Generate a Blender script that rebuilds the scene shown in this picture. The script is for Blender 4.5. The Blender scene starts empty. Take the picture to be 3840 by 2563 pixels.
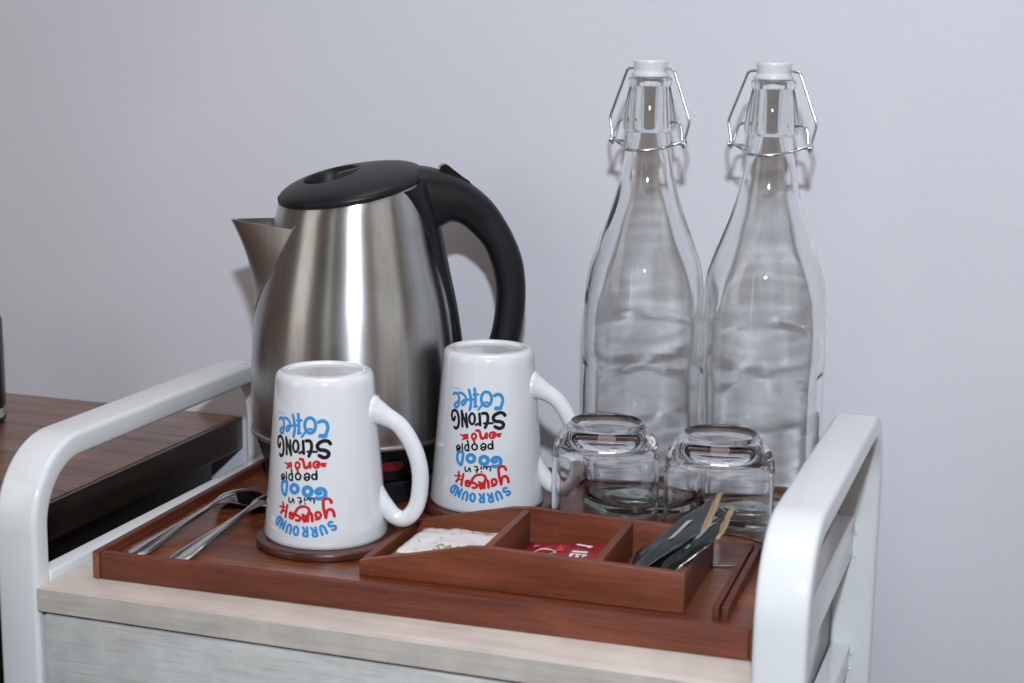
import bpy, bmesh, math, random, json
from mathutils import Vector, Matrix, noise
PI = math.pi
R = math.radians
S = bpy.context.scene
COL = S.collection

# ------------------------------------------------------------------ camera
cam_d = bpy.data.cameras.new('camera'); cam = bpy.data.objects.new('camera', cam_d); COL.objects.link(cam)
S.camera = cam
CAMP = Vector((0.60464, -0.83930, 0.35389))
YAW, PIT, ROL = 0.32952, 0.18907, -0.01413
fwd = Vector((-math.sin(YAW)*math.cos(PIT), math.cos(YAW)*math.cos(PIT), -math.sin(PIT)))
rt0 = Vector((math.cos(YAW), math.sin(YAW), 0)); dn0 = fwd.cross(rt0)
rt = math.cos(ROL)*rt0 + math.sin(ROL)*dn0; dn = -math.sin(ROL)*rt0 + math.cos(ROL)*dn0
M = Matrix.Identity(4)
for i in range(3):
    M[i][0] = rt[i]; M[i][1] = -dn[i]; M[i][2] = -fwd[i]; M[i][3] = CAMP[i]
cam.matrix_world = M
cam_d.sensor_width = 36; cam_d.lens = 6117/3840*36
cam_d.clip_start = .05; cam_d.clip_end = 50
cam_d.dof.use_dof = True; cam_d.dof.focus_distance = 1.17; cam_d.dof.aperture_fstop = 9

# ------------------------------------------------------------------ light
S.render.engine = 'CYCLES'
S.view_settings.view_transform = 'Standard'; S.view_settings.look = 'None'
S.view_settings.exposure = 0; S.view_settings.gamma = 1; S.view_settings.use_curve_mapping = False
S.cycles.use_denoising = True
try: S.cycles.denoiser = 'OPENIMAGEDENOISE'
except Exception: pass
S.cycles.max_bounces = 16; S.cycles.transmission_bounces = 16; S.cycles.glossy_bounces = 6; S.cycles.diffuse_bounces = 4
S.cycles.caustics_refractive = True; S.cycles.caustics_reflective = False
S.cycles.blur_glossy = 0.3; S.cycles.sample_clamp_indirect = 6
S.cycles.use_light_tree = False
W = bpy.data.worlds.new('World'); S.world = W; W.use_nodes = True
W.node_tree.nodes['Background'].inputs[0].default_value = (.135, .108, .095, 1)
W.node_tree.nodes['Background'].inputs[1].default_value = 1.0

def area(name, loc, target, w, h, power, col, shape='RECTANGLE', caustic=False, spread=180):
    d = bpy.data.lights.new(name, 'AREA'); d.shape = shape; d.size = w
    if shape in ('RECTANGLE', 'ELLIPSE'): d.size_y = h
    d.energy = power; d.color = col; d.spread = R(spread)
    o = bpy.data.objects.new(name, d); COL.objects.link(o); o.location = loc
    o.rotation_euler = (Vector(target)-Vector(loc)).to_track_quat('-Z', 'Y').to_euler()
    if caustic: d.cycles.is_caustics_light = True
    return o
# the flash above the lens, the ceiling lamp, and unseen panels added for reflections
area('flash_lamp', (CAMP.x+.012, CAMP.y-.02, CAMP.z+.30), (.28, .3, .12), .055, .04, 12.0, (.84, .93, 1.0), 'ELLIPSE', True)
area('ceiling_lamp', (.45, -.1, 1.75), (.4, .2, 0), .9, .9, 9.0, (1.0, .90, .89))
area('left_fill_panel', (-1.6, -1.6, .9), (.1, .3, .1),   .95, 1.5, 5.8, (1.0, .94, .88))  # unseen panel added for the kettle's beige band and fill on the left wall
area('reflection_strip', (-.25, -2.6, .7), (.1, .3, .1), .16, 1.6, 1.2, (.84, 1.0, .92))  # added strip, only there to mirror as a greenish band in the kettle
area('reflection_panel', (2.3, -.7, .7), (.1, .3, .1), 1.3, 1.5, 4.4, (.96, .97, .94))  # added panel, gives the kettle its broad pale reflection on the right

# ------------------------------------------------------------------ helpers
def link(name, me, mat=None, parent=None, smooth=False, loc=None, rot=None):
    o = bpy.data.objects.new(name, me); COL.objects.link(o)
    if mat: me.materials.append(mat)
    if smooth:
        for p in me.polygons: p.use_smooth = True
    if parent: o.parent = parent
    if loc: o.location = loc
    if rot: o.rotation_euler = rot
    return o
def tag(o, label=None, cat=None, group=None, kind=None):
    if label: o['label'] = label
    if cat: o['category'] = cat
    if group: o['group'] = group
    if kind: o['kind'] = kind
    return o
def empty(name, loc, rz=0, label=None, cat=None, group=None):
    o = bpy.data.objects.new(name, None); COL.objects.link(o); o.location = loc; o.rotation_euler = (0, 0, rz)
    o.empty_display_size = .02
    return tag(o, label, cat, group)
def me_of(bm, name):
    bmesh.ops.recalc_face_normals(bm, faces=bm.faces)
    me = bpy.data.meshes.new(name); bm.to_mesh(me); bm.free(); return me
def wnormal(o, angle=35):
    me = o.data
    for p in me.polygons: p.use_smooth = True
    try: me.set_sharp_from_angle(angle=R(angle))
    except Exception: pass
    return o
def boxm(name, x0, x1, y0, y1, z0, z1, mat, parent=None, bev=.0006, seg=2, jit=0, seed=0):
    bm = bmesh.new(); bmesh.ops.create_cube(bm, size=1)
    for v in bm.verts:
        v.co = Vector(((x0+x1)/2+v.co.x*(x1-x0), (y0+y1)/2+v.co.y*(y1-y0), (z0+z1)/2+v.co.z*(z1-z0)))
    if bev: bmesh.ops.bevel(bm, geom=list(bm.edges), offset=bev, segments=seg, profile=.6, affect='EDGES')
    o = link(name, me_of(bm, name), mat, parent); return wnormal(o, 50)
def prism(name, pts, y0, y1, mat, parent=None, bev=.0006):
    """outline in x,z extruded along y"""
    bm = bmesh.new()
    a = [bm.verts.new((x, y0, z)) for x, z in pts]; b = [bm.verts.new((x, y1, z)) for x, z in pts]
    n = len(pts); bm.faces.new(a); bm.faces.new(b[::-1])
    for i in range(n): bm.faces.new((a[i], a[(i+1) % n], b[(i+1) % n], b[i]))
    if bev: bmesh.ops.bevel(bm, geom=list(bm.edges), offset=bev, segments=2, profile=.6, affect='EDGES')
    return wnormal(link(name, me_of(bm, name), mat, parent), 40)
def lathe_bm(prof, n=96, closed=False, fn=None):
    bm = bmesh.new(); rings = []
    for r, z in prof:
        if r < 1e-6: rings.append([bm.verts.new((0, 0, z))])
        else: rings.append([bm.verts.new((r*math.cos(2*PI*i/n), r*math.sin(2*PI*i/n), z)) for i in range(n)])
    pr = list(zip(rings, rings[1:]+([rings[0]] if closed else [])))
    if not closed: pr = pr[:len(rings)-1]
    for A, B in pr:
        for i in range(n):
            j = (i+1) % n
            if len(A) == 1 and len(B) == 1: continue
            if len(A) == 1: bm.faces.new((A[0], B[i], B[j]))
            elif len(B) == 1: bm.faces.new((A[i], A[j], B[0]))
            else: bm.faces.new((A[i], A[j], B[j], B[i]))
    return bm
def lathe(name, prof, mat, parent=None, n=96, sharp=40, **k):
    o = link(name, me_of(lathe_bm(prof, n, **k), name), mat, parent); return wnormal(o, sharp)
def smooth_curve(pts, n=5):
    p = [Vector(q) for q in pts]; p = [2*p[0]-p[1]]+p+[2*p[-1]-p[-2]]; o = []
    for i in range(1, len(p)-2):
        for k in range(n):
            t = k/n; a, b, c, d = p[i-1:i+3]
            o.append(.5*((2*b)+(c-a)*t+(2*a-5*b+4*c-d)*t*t+(3*b-a-3*c+d)*t**3))
    o.append(p[-2].copy()); return o
def tube_bm(bm, pts, rad, ns=12, up=Vector((0, 0, 1)), rb=None, caps=True, power=1.0, closed=False):
    """sweep an ellipse along pts; rad(t) along the in-plane normal, rb(t) along the binormal"""
    n = len(pts); rings = []
    f = rad if callable(rad) else (lambda t: rad)
    g = (rb if callable(rb) else (lambda t: rb)) if rb is not None else f
    prevN = None
    for i, p in enumerate(pts):
        a = pts[(i-1) % n] if (closed or i > 0) else pts[i]; b = pts[(i+1) % n] if (closed or i < n-1) else pts[i]
        T = (b-a).normalized()
        if prevN is None:
            N = up-up.dot(T)*T
            if N.length < 1e-4: N = Vector((1, 0, 0))-T.x*T
            N.normalize()
        else:
            N = prevN-prevN.dot(T)*T; N.normalize()
        prevN = N; Bn = T.cross(N); t = i/max(1, n-1)
        ring = []
        for k in range(ns):
            an = 2*PI*k/ns; c, s = math.cos(an), math.sin(an)
            c = math.copysign(abs(c)**power, c); s = math.copysign(abs(s)**power, s)
            ring.append(bm.verts.new(p+N*c*f(t)+Bn*s*g(t)))
        rings.append(ring)
    prs = list(zip(rings, rings[1:]))+([(rings[-1], rings[0])] if closed else [])
    for A, B in prs:
        for k in range(ns): bm.faces.new((A[k], A[(k+1) % ns], B[(k+1) % ns], B[k]))
    if caps and not closed: bm.faces.new(rings[0][::-1]); bm.faces.new(rings[-1])
    return bm
def tube(name, pts, rad, mat, parent=None, **k):
    return wnormal(link(name, me_of(tube_bm(bmesh.new(), pts, rad, **k), name), mat, parent), 60)
def copy_tree(o, parent=None):
    c = o.copy(); COL.objects.link(c)
    if parent: c.parent = parent
    for ch in [q for q in list(bpy.data.objects) if q.parent == o and q is not c]: copy_tree(ch, c)
    return c

# ------------------------------------------------------------------ materials
def mat(name, col=(.5, .5, .5), rough=.5, metal=0, **kw):
    m = bpy.data.materials.new(name); m.use_nodes = True
    b = m.node_tree.nodes['Principled BSDF']
    b.inputs['Base Color'].default_value = (*col, 1); b.inputs['Roughness'].default_value = rough
    b.inputs['Metallic'].default_value = metal
    for k, v in kw.items(): b.inputs[k.replace('_', ' ')].default_value = v
    return m
def N(m, typ, **kw):
    n = m.node_tree.nodes.new(typ)
    for k, v in kw.items():
        if k in n.inputs: n.inputs[k].default_value = v
        else: setattr(n, k, v)
    return n
def L(m, a, b): m.node_tree.links.new(a, b)
def bsdf(m): return m.node_tree.nodes['Principled BSDF']
def coords(m, scale=(1, 1, 1), rot=(0, 0, 0), which='Object'):
    tc = N(m, 'ShaderNodeTexCoord'); mp = N(m, 'ShaderNodeMapping')
    mp.inputs['Scale'].default_value = scale; mp.inputs['Rotation'].default_value = rot
    L(m, tc.outputs[which], mp.inputs[0]); return mp.outputs[0]
def ramp(m, fac, stops):
    r = N(m, 'ShaderNodeValToRGB'); L(m, fac, r.inputs[0])
    e = r.color_ramp.elements
    e[0].position, e[0].color = stops[0][0], (*stops[0][1], 1)
    e[1].position, e[1].color = stops[-1][0], (*stops[-1][1], 1)
    for p, c in stops[1:-1]:
        q = e.new(p); q.color = (*c, 1)
    return r.outputs[0]
def bump(m, h, strength, dist, normal=None):
    b = N(m, 'ShaderNodeBump'); b.inputs['Strength'].default_value = strength; b.inputs['Distance'].default_value = dist
    L(m, h, b.inputs['Height'])
    if normal: L(m, normal, b.inputs['Normal'])
    L(m, b.outputs[0], bsdf(m).inputs['Normal']); return b.outputs[0]
def mixc(m, a, b, fac, mode='MIX'):
    x = N(m, 'ShaderNodeMix'); x.data_type = 'RGBA'; x.blend_type = mode
    for s, v in ((x.inputs[6], a), (x.inputs[7], b), (x.inputs[0], fac)):
        if isinstance(v, (int, float)): s.default_value = v
        elif isinstance(v, tuple): s.default_value = (*v, 1)
        else: L(m, v, s)
    return x.outputs[2]
def wood(name, dark, mid, light, axis='X', scale=1.0, rough=.42, grain=1.0, bumpy=.25, coat=0.0, stretch=14):
    m = mat(name, mid, rough)
    s = {'X': (1, stretch, stretch), 'Y': (stretch, 1, stretch), 'Z': (stretch, stretch, 1)}[axis]
    v = coords(m, tuple(q*scale for q in s))
    n1 = N(m, 'ShaderNodeTexNoise', Scale=5.0, Detail=8.0, Roughness=.62, Distortion=.6); L(m, v, n1.inputs['Vector'])
    v2 = coords(m, tuple(q*scale*(1 if q == 1 else 4.5) for q in s))
    n2 = N(m, 'ShaderNodeTexNoise', Scale=10.0, Detail=4.0, Roughness=.6); L(m, v2, n2.inputs['Vector'])
    v3 = coords(m, (3*scale, 3*scale, 3*scale))
    n3 = N(m, 'ShaderNodeTexNoise', Scale=9.0, Detail=5.0, Roughness=.6); L(m, v3, n3.inputs['Vector'])
    c = ramp(m, n1.outputs[0], [(.30, dark), (.5, mid), (.72, light)])
    f = ramp(m, n2.outputs[0], [(.40, (1-.45*grain,)*3), (.56, (1, 1, 1))])
    c = mixc(m, c, f, 1.0, 'MULTIPLY')
    g = ramp(m, n3.outputs[0], [(.3, (.80, .80, .80)), (.7, (1.12, 1.1, 1.08))])
    c = mixc(m, c, g, .8, 'MULTIPLY')
    vf = N(m, 'ShaderNodeTexNoise', Scale=75.0, Detail=3.0, Roughness=.7); L(m, v3, vf.inputs['Vector'])
    fl = ramp(m, vf.outputs[0], [(.66, (0, 0, 0)), (.74, (1, 1, 1))])
    c = mixc(m, c, tuple(min(.8, q*1.25+.09) for q in light), fl); vf2 = N(m, 'ShaderNodeMath'); vf2.operation = 'MULTIPLY'; vf2.inputs[1].default_value = .45
    L(m, fl, vf2.inputs[0]); L(m, vf2.outputs[0], c.node.inputs[0])
    L(m, c, bsdf(m).inputs['Base Color'])
    rr = N(m, 'ShaderNodeMapRange'); L(m, n3.outputs[0], rr.inputs[0]); rr.inputs[3].default_value = rough-.1; rr.inputs[4].default_value = rough+.14
    L(m, rr.outputs[0], bsdf(m).inputs['Roughness'])
    bump(m, n2.outputs[0], bumpy, .0006)
    bsdf(m).inputs['Coat Weight'].default_value = coat; bsdf(m).inputs['Coat Roughness'].default_value = .2
    return m
# wall paint: cool white, roller texture, faint blotches
m_wall = mat('wall_paint', (.70, .70, .735), .62)
v = coords(m_wall, (1, 1, 1))
na = N(m_wall, 'ShaderNodeTexNoise', Scale=130.0, Detail=4.0, Roughness=.6); L(m_wall, v, na.inputs['Vector'])
nb = N(m_wall, 'ShaderNodeTexNoise', Scale=2.2, Detail=3.0); L(m_wall, v, nb.inputs['Vector'])
nv = N(m_wall, 'ShaderNodeTexVoronoi', Scale=9.0); L(m_wall, v, nv.inputs['Vector'])
speck = ramp(m_wall, nv.outputs['Distance'], [(.0, (1, 1, 1)), (.02, (0, 0, 0))])
L(m_wall, ramp(m_wall, nb.outputs[0], [(.35, (.615, .625, .69)), (.65, (.67, .675, .74))]), bsdf(m_wall).inputs['Base Color'])
b1 = N(m_wall, 'ShaderNodeBump'); b1.inputs['Strength'].default_value = .55; b1.inputs['Distance'].default_value = .0012; L(m_wall, speck, b1.inputs['Height'])
bump(m_wall, na.outputs[0], .20, .0012, b1.outputs[0])
m_white = mat('white_powder_coat', (.71, .735, .76), .13)
v = coords(m_white, (1, 1, 1)); nw = N(m_white, 'ShaderNodeTexNoise', Scale=260.0, Detail=2.0); L(m_white, v, nw.inputs['Vector'])
nw2 = N(m_white, 'ShaderNodeTexNoise', Scale=14.0, Detail=6.0, Roughness=.7); L(m_white, v, nw2.inputs['Vector'])
L(m_white, ramp(m_white, nw2.outputs[0], [(.25, (.66, .64, .56)), (.31, (.715, .735, .76)), (1, (.73, .75, .775))]), bsdf(m_white).inputs['Base Color'])
bump(m_white, nw.outputs[0], .05, .0004)
m_tray = wood('tray_mahogany', (.090, .020, .010), (.155, .036, .017), (.21, .056, .025), 'X', 1.0, .52, .5, .3)
m_trayy = wood('tray_mahogany_sides', (.075, .018, .010), (.125, .030, .015), (.19, .052, .024), 'Y', 1.0, .45, .7, .5)
m_floor = wood('tray_floor_veneer', (.09, .021, .009), (.20, .052, .021), (.37, .118, .045), 'X', .8, .30, .8, .2, coat=.25, stretch=9)
m_box = wood('organizer_wood', (.135, .032, .015), (.205, .052, .023), (.26, .075, .032), 'X', .8, .46, .35, .2, stretch=7)
m_boxy = wood('organizer_wood_cross', (.100, .026, .013), (.150, .040, .018), (.20, .060, .026), 'Y', .8, .48, .35, .2, stretch=7)
m_coast = wood('coaster_lacquered_wood', (.045, .011, .008), (.078, .020, .014), (.115, .034, .023), 'X', 1.5, .30, .4, .1, coat=.22)
m_endgrain = wood('end_grain', (.16, .06, .035), (.24, .10, .055), (.30, .14, .075), 'Y', 3, .6, .8, .5)
m_board = wood('pale_ash_laminate', (.52, .445, .39), (.62, .55, .50), (.67, .605, .555), 'X', .8, .40, .10, .15, stretch=22)
m_edge = wood('pale_ash_edge_band', (.48, .44, .40), (.54, .505, .47), (.575, .545, .515), 'X', 1.3, .45, .14, .2, stretch=26)
m_drawer = wood('pale_ash_drawer', (.54, .53, .51), (.59, .60, .605), (.61, .625, .635), 'X', 1.4, .42, .08, .25, stretch=16)
def pores(m, col, amt, sx=5, sz=150, sc=4.0):
    v_ = coords(m, (sx, sz, sz)); n_ = N(m, 'ShaderNodeTexNoise', Scale=sc, Detail=3.0, Roughness=.55, Distortion=.35); L(m, v_, n_.inputs['Vector'])
    old = bsdf(m).inputs['Base Color'].links[0].from_socket
    f_ = ramp(m, n_.outputs[0], [(.54, (0, 0, 0)), (.64, (amt, amt, amt))])
    L(m, mixc(m, old, col, f_), bsdf(m).inputs['Base Color'])
pores(m_drawer, (.40, .36, .31), .38, 7, 130); pores(m_edge, (.38, .33, .29), .30, 6, 160); pores(m_board, (.52, .45, .39), .22, 5, 130)
pores(m_tray, (.07, .016, .008), .5, 7, 150); pores(m_box, (.09, .026, .012), .45, 9, 120); pores(m_floor, (.07, .018, .009), .6, 8, 110)
m_desk = wood('walnut_desk_top', (.05, .018, .009), (.22, .100, .055), (.34, .17, .095), 'X', .55, .30, .9, .1, coat=.25, stretch=20)
m_deske = wood('dark_desk_edge', (.010, .006, .005), (.020, .010, .008), (.038, .018, .013), 'Y', 1, .28, .6, .15, coat=.4)
m_ceram = mat('white_glazed_glass', (.735, .755, .795), .12, 0, Coat_Weight=.6, Coat_Roughness=.04)
m_ceram2 = mat('unglazed_foot', (.80, .78, .79), .38)
m_blue = mat('blue_print', (.045, .27, .62), .22); m_blk = mat('black_print', (.012, .012, .018), .25); m_red = mat('red_print', (.60, .018, .025), .22)
m_black = mat('black_satin_plastic', (.0075, .0088, .0105), .40, 0, Specular_IOR_Level=.32)
v = coords(m_black); nk = N(m_black, 'ShaderNodeTexNoise', Scale=900.0, Detail=2.0); L(m_black, v, nk.inputs['Vector']); bump(m_black, nk.outputs[0], .12, .0003)
m_black2 = mat('black_gloss_plastic', (.012, .012, .014), .22)
m_dark = mat('dark_gap', (.01, .009, .009), .8)
m_switch = mat('brown_translucent_switch', (.014, .008, .007), .12)
m_ind = mat('red_indicator_window', (.16, .012, .02), .2)
m_capw = mat('white_silicone_cap', (.84, .85, .89), .3, 0, Transmission_Weight=.30, Subsurface_Weight=.5, Subsurface_Radius=(.01, .01, .01), Subsurface_Scale=.3)
m_wire = mat('galvanised_wire', (.60, .64, .66), .25, 1)
m_spoon = mat('polished_steel', (.62, .61, .61), .10, 1)
v = coords(m_spoon); nq = N(m_spoon, 'ShaderNodeTexNoise', Scale=180.0, Detail=3.0); L(m_spoon, v, nq.inputs['Vector']); bump(m_spoon, nq.outputs[0], .03, .0005)
# brushed kettle steel: hairlines run round the body
def steel(name, rough, an):
    m = mat(name, (.56, .545, .53), rough, 1)
    b = bsdf(m); b.inputs['Anisotropic'].default_value = an; b.inputs['Anisotropic Rotation'].default_value = .25
    tg = N(m, 'ShaderNodeTangent'); tg.direction_type = 'RADIAL'; tg.axis = 'Z'; L(m, tg.outputs[0], b.inputs['Tangent'])
    v = coords(m, (14, 14, 2400)); n = N(m, 'ShaderNodeTexNoise', Scale=3.0, Detail=6.0, Roughness=.7); L(m, v, n.inputs['Vector'])
    v2 = coords(m, (6, 6, 5)); n2 = N(m, 'ShaderNodeTexNoise', Scale=3.0, Detail=3.0); L(m, v2, n2.inputs['Vector'])
    v3 = coords(m, (90, 90, 3)); n3 = N(m, 'ShaderNodeTexNoise', Scale=3.0, Detail=4.0); L(m, v3, n3.inputs['Vector'])
    rr = N(m, 'ShaderNodeMapRange'); L(m, n.outputs[0], rr.inputs[0]); rr.inputs[3].default_value = rough-.03; rr.inputs[4].default_value = rough+.05
    L(m, rr.outputs[0], b.inputs['Roughness'])
    c = ramp(m, n2.outputs[0], [(.35, (.43, .43, .43)), (.65, (.54, .54, .54))])
    L(m, mixc(m, c, ramp(m, n3.outputs[0], [(.35, (.93, .93, .93)), (.65, (1.04, 1.04, 1.04))]), 1.0, 'MULTIPLY'), b.inputs['Base Color'])
    bump(m, n.outputs[0], .03, .0002)
    return m
m_steel = steel('brushed_steel', .29, .76); m_steel2 = steel('spout_steel', .34, .3)
def glass(name, col, ior, acol, dens_):
    m = bpy.data.materials.new(name); m.use_nodes = True; nt = m.node_tree; nt.nodes.remove(nt.nodes['Principled BSDF'])
    g = nt.nodes.new('ShaderNodeBsdfGlass'); g.inputs['Color'].default_value = (*col, 1); g.inputs['IOR'].default_value = ior; g.inputs['Roughness'].default_value = 0
    nt.links.new(g.outputs[0], nt.nodes['Material Output'].inputs[0])
    va = nt.nodes.new('ShaderNodeVolumeAbsorption'); va.inputs[0].default_value = (*acol, 1); va.inputs[1].default_value = dens_
    nt.links.new(va.outputs[0], nt.nodes['Material Output'].inputs[1]); return m
m_bottle = glass('clear_bottle_glass', (.996, .998, .997), 1.50, (.56, .68, .62), .42)
m_tumbler = glass('clear_tumbler_glass', (.994, .995, .998), 1.49, (.62, .62, .70), .16)

# ------------------------------------------------------------------ the room: wall behind
WY = .392
bm = bmesh.new(); vs = [bm.verts.new(p) for p in [(-.85, WY, -1.2), (2.5, WY, -1.2), (2.5, WY, 1.6), (-.85, WY, 1.6)]]; bm.faces.new(vs)
vs2 = [bm.verts.new((p.co.x, WY+.1, p.co.z)) for p in vs]; bm.faces.new(vs2[::-1])
for i in range(4): bm.faces.new((vs[i], vs[(i+1) % 4], vs2[(i+1) % 4], vs2[i]))
wall = tag(link('wall', me_of(bm, 'wall'), m_wall), kind='structure')

# ------------------------------------------------------------------ serving trolley
WI, LD, HR, TB, TD = .4578, .3519, .0908, .0148, .0163
a = .030
tro = empty('serving_trolley', (0, 0, 0), 0, 'white steel framed trolley with a pale wood top and drawer holding the tray', 'trolley')
def frame_path(rc):
    y0, y1, z1 = TD/2, LD-TD/2, HR-TD/2
    p = [Vector((0, y0, -.60)), Vector((0, y0, -.30)), Vector((0, y0, z1-rc))]
    for i in range(1, 13):
        t = PI/2*i/12; p.append(Vector((0, y0+rc-rc*math.cos(t), z1-rc+rc*math.sin(t))))
    rb = .048
    p.append(Vector((0, y1-rb, z1)))
    for i in range(1, 11):
        t = PI/2*i/10; p.append(Vector((0, y1-rb+rb*math.sin(t), z1-rb+rb*math.cos(t))))
    p += [Vector((0, y1, -.30)), Vector((0, y1, -.60))]
    return p
def rrect(w, h, r, n=4):
    o = []
    for cx, cy, a0 in ((w/2-r, h/2-r, 0), (-w/2+r, h/2-r, 90), (-w/2+r, -h/2+r, 180), (w/2-r, -h/2+r, 270)):
        for i in range(n+1):
            t = R(a0+90*i/n); o.append((cx+r*math.cos(t), cy+r*math.sin(t)))
    return o
def rect_sweep(name, path, w, h, r, mat_, parent, xc):
    """rounded rectangle tube in a plane x = xc"""
    sec = rrect(w, h, r); bm = bmesh.new(); rings = []
    for i, p in enumerate(path):
        q0 = path[max(0, i-1)]; q1 = path[min(len(path)-1, i+1)]; T = (q1-q0).normalized(); Nn = Vector((0, T.z, -T.y))
        rings.append([bm.verts.new(Vector((xc, 0, 0))+p+Vector((sx, 0, 0))+Nn*sy) for sx, sy in sec])
    k = len(sec)
    for A, B in zip(rings, rings[1:]):
        for i in range(k): bm.faces.new((A[i], A[(i+1) % k], B[(i+1) % k], B[i]))
    bm.faces.new(rings[0][::-1]); bm.faces.new(rings[-1])
    return wnormal(link(name, me_of(bm, name), mat_, parent), 45)
fp = frame_path(.047)
rect_sweep('side_frame', fp, a, TD, .0035, m_white, tro, -a/2)
rect_sweep('side_frame', fp, a, TD, .0035, m_white, tro, WI+a/2)
for xs, zt in ((-.0135, .0062), (WI+.0005, .0066)):
    boxm('side_rail', xs, xs+.0130, TD, LD-TD, zt-.031, zt, m_white, tro, .002, 3)
for xs in (-.0135, WI+.0005):
    boxm('side_rail', xs, xs+.0145, TD, LD-TD, -.1140, -.0940, m_white, tro, .002, 3)
def blob(name, loc, s, mat_, parent, seed):
    bm = bmesh.new(); bmesh.ops.create_icosphere(bm, subdivisions=2, radius=1)
    for v_ in bm.verts:
        k = 1+.25*noise.noise(v_.co*1.5+Vector((seed, 0, 0))); v_.co = Vector((v_.co.x*s[0], v_.co.y*s[1], v_.co.z*s[2]))*k+Vector(loc)
    return link(name, me_of(bm, name), mat_, parent, True)
yb = LD-TD
for i, (dx, z, s) in enumerate([(.0150, -.004, (.0016, .001, .0055)), (.0145, -.0245, (.0013, .0009, .0016)), (.0135, .0062, (.002, .0012, .0012)),
                                (.0162, -.099, (.0015, .001, .0042)), (.0158, -.1130, (.0013, .0009, .0016))]):
    blob('weld_bead', (WI+dx, yb, z), s, m_white, tro, i)
BD = .350
bm_b = boxm('top_board', .0004, WI-.0004, .0004, BD, -TB, 0, m_board, tro, .0005)
boxm('edge_band', .0002, WI-.0002, -.0002, .0004, -TB+.0002, -.0002, m_edge, tro, 0)
boxm('drawer_front', .0045, WI-.0045, .0012, .017, -.20, -TB-.0024, m_drawer, tro, .0005)
boxm('side_panel', WI-.0125, WI-.0012, .0185, BD-.01, -.40, -TB-.0005, m_white, tro, .0004)
boxm('side_panel', .0012, .0125, .0185, BD-.01, -.40, -TB-.0005, m_white, tro, .0004)
boxm('drawer_front', .0045, WI-.0045, .0012, .017, -.39, -.203, m_drawer, tro, .0005)

m_body = mat('dark_desk_body', (.010, .006, .005), .45)
# ------------------------------------------------------------------ desk behind on the left
DZ = .0205
desk = empty('desk', (0, 0, 0), 0, 'brown wood-grain desk with dark thick edge, left of the white trolley', 'desk')
dk = boxm('desk_top', -1.25, -.0665, -.55, WY-.0008, DZ-.028, DZ, m_desk, desk, .002, 3)
boxm('edge_trim', -.0664, -.0625, -.55, WY-.0008, DZ-.0285, DZ-.0006, m_deske, desk, .0015, 3)
boxm('drawer_box', -.50, -.080, -.50, WY-.025, -.16, DZ-.0292, m_body, desk, .0015)
boxm('drawer_box', -.50, -.076, -.50, WY-.015, -.60, -.1625, m_body, desk, .0015)
# black case at the left edge of the frame
case = empty('black_case', (-.281, .272, DZ), .5, 'upright black case with a thin pale seam, on the desk at the far left', 'case')
def rbox(name, w, d, z0, z1, r, mat_, parent):
    bm = bmesh.new(); sec = rrect(w, d, r, 5)
    lev = [(z0, .93), (z0+.003, .985), (z0+.006, 1), (z1-.006, 1), (z1-.002, .985), (z1, .95)]
    rings = [[bm.verts.new((x*s, y*s, z)) for x, y in sec] for z, s in lev]; k = len(sec)
    for A, B in zip(rings, rings[1:]):
        for i in range(k): bm.faces.new((A[i], A[(i+1) % k], B[(i+1) % k], B[i]))
    bm.faces.new(rings[0][::-1]); bm.faces.new(rings[-1])
    return wnormal(link(name, me_of(bm, name), mat_, parent), 40)
rbox('case_body', .10, .03, .0098, .092, .008, m_black, case)
rbox('case_base', .10, .03, .0005, .0085, .008, m_black, case)
rbox('seam_strip', .0995, .0295, .0083, .0100, .008, mat('pale_seam', (.42, .38, .34), .4), case)

# ------------------------------------------------------------------ wooden tray
TZ = .0110
tray = empty('serving_tray', (.0224, .0297, 0), .0273, 'reddish brown wooden tray with low rim, lying on the pale trolley top', 'tray')
TWD, TDP, TH = .432, .303, .0185
boxm('rim', 0, .0052, 0, TDP, .0004, TH, m_trayy, tray, .0009)
boxm('rim', TWD-.0052, TWD, 0, TDP, .0004, TH, m_trayy, tray, .0009)
boxm('rim', .0055, TWD-.0055, .0002, .0062, .0004, TH-.0002, m_tray, tray, .0009)
boxm('rim', .0055, TWD-.0055, TDP-.0062, TDP-.0002, .0004, TH-.0002, m_tray, tray, .0009)
boxm('base_board', .0053, TWD-.0053, .0063, TDP-.0063, .003, TZ, m_floor, tray, 0)
boxm('end_grain', .0003, .0049, -.0003, .0001, .0008, TH-.0006, m_endgrain, tray, 0)
for sx in (.3998, .4053):
    boxm('slot_rail', sx, sx+.0040, .030, .160, TZ+.0001, TZ+.0088, m_trayy, tray, .0006)

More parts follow.
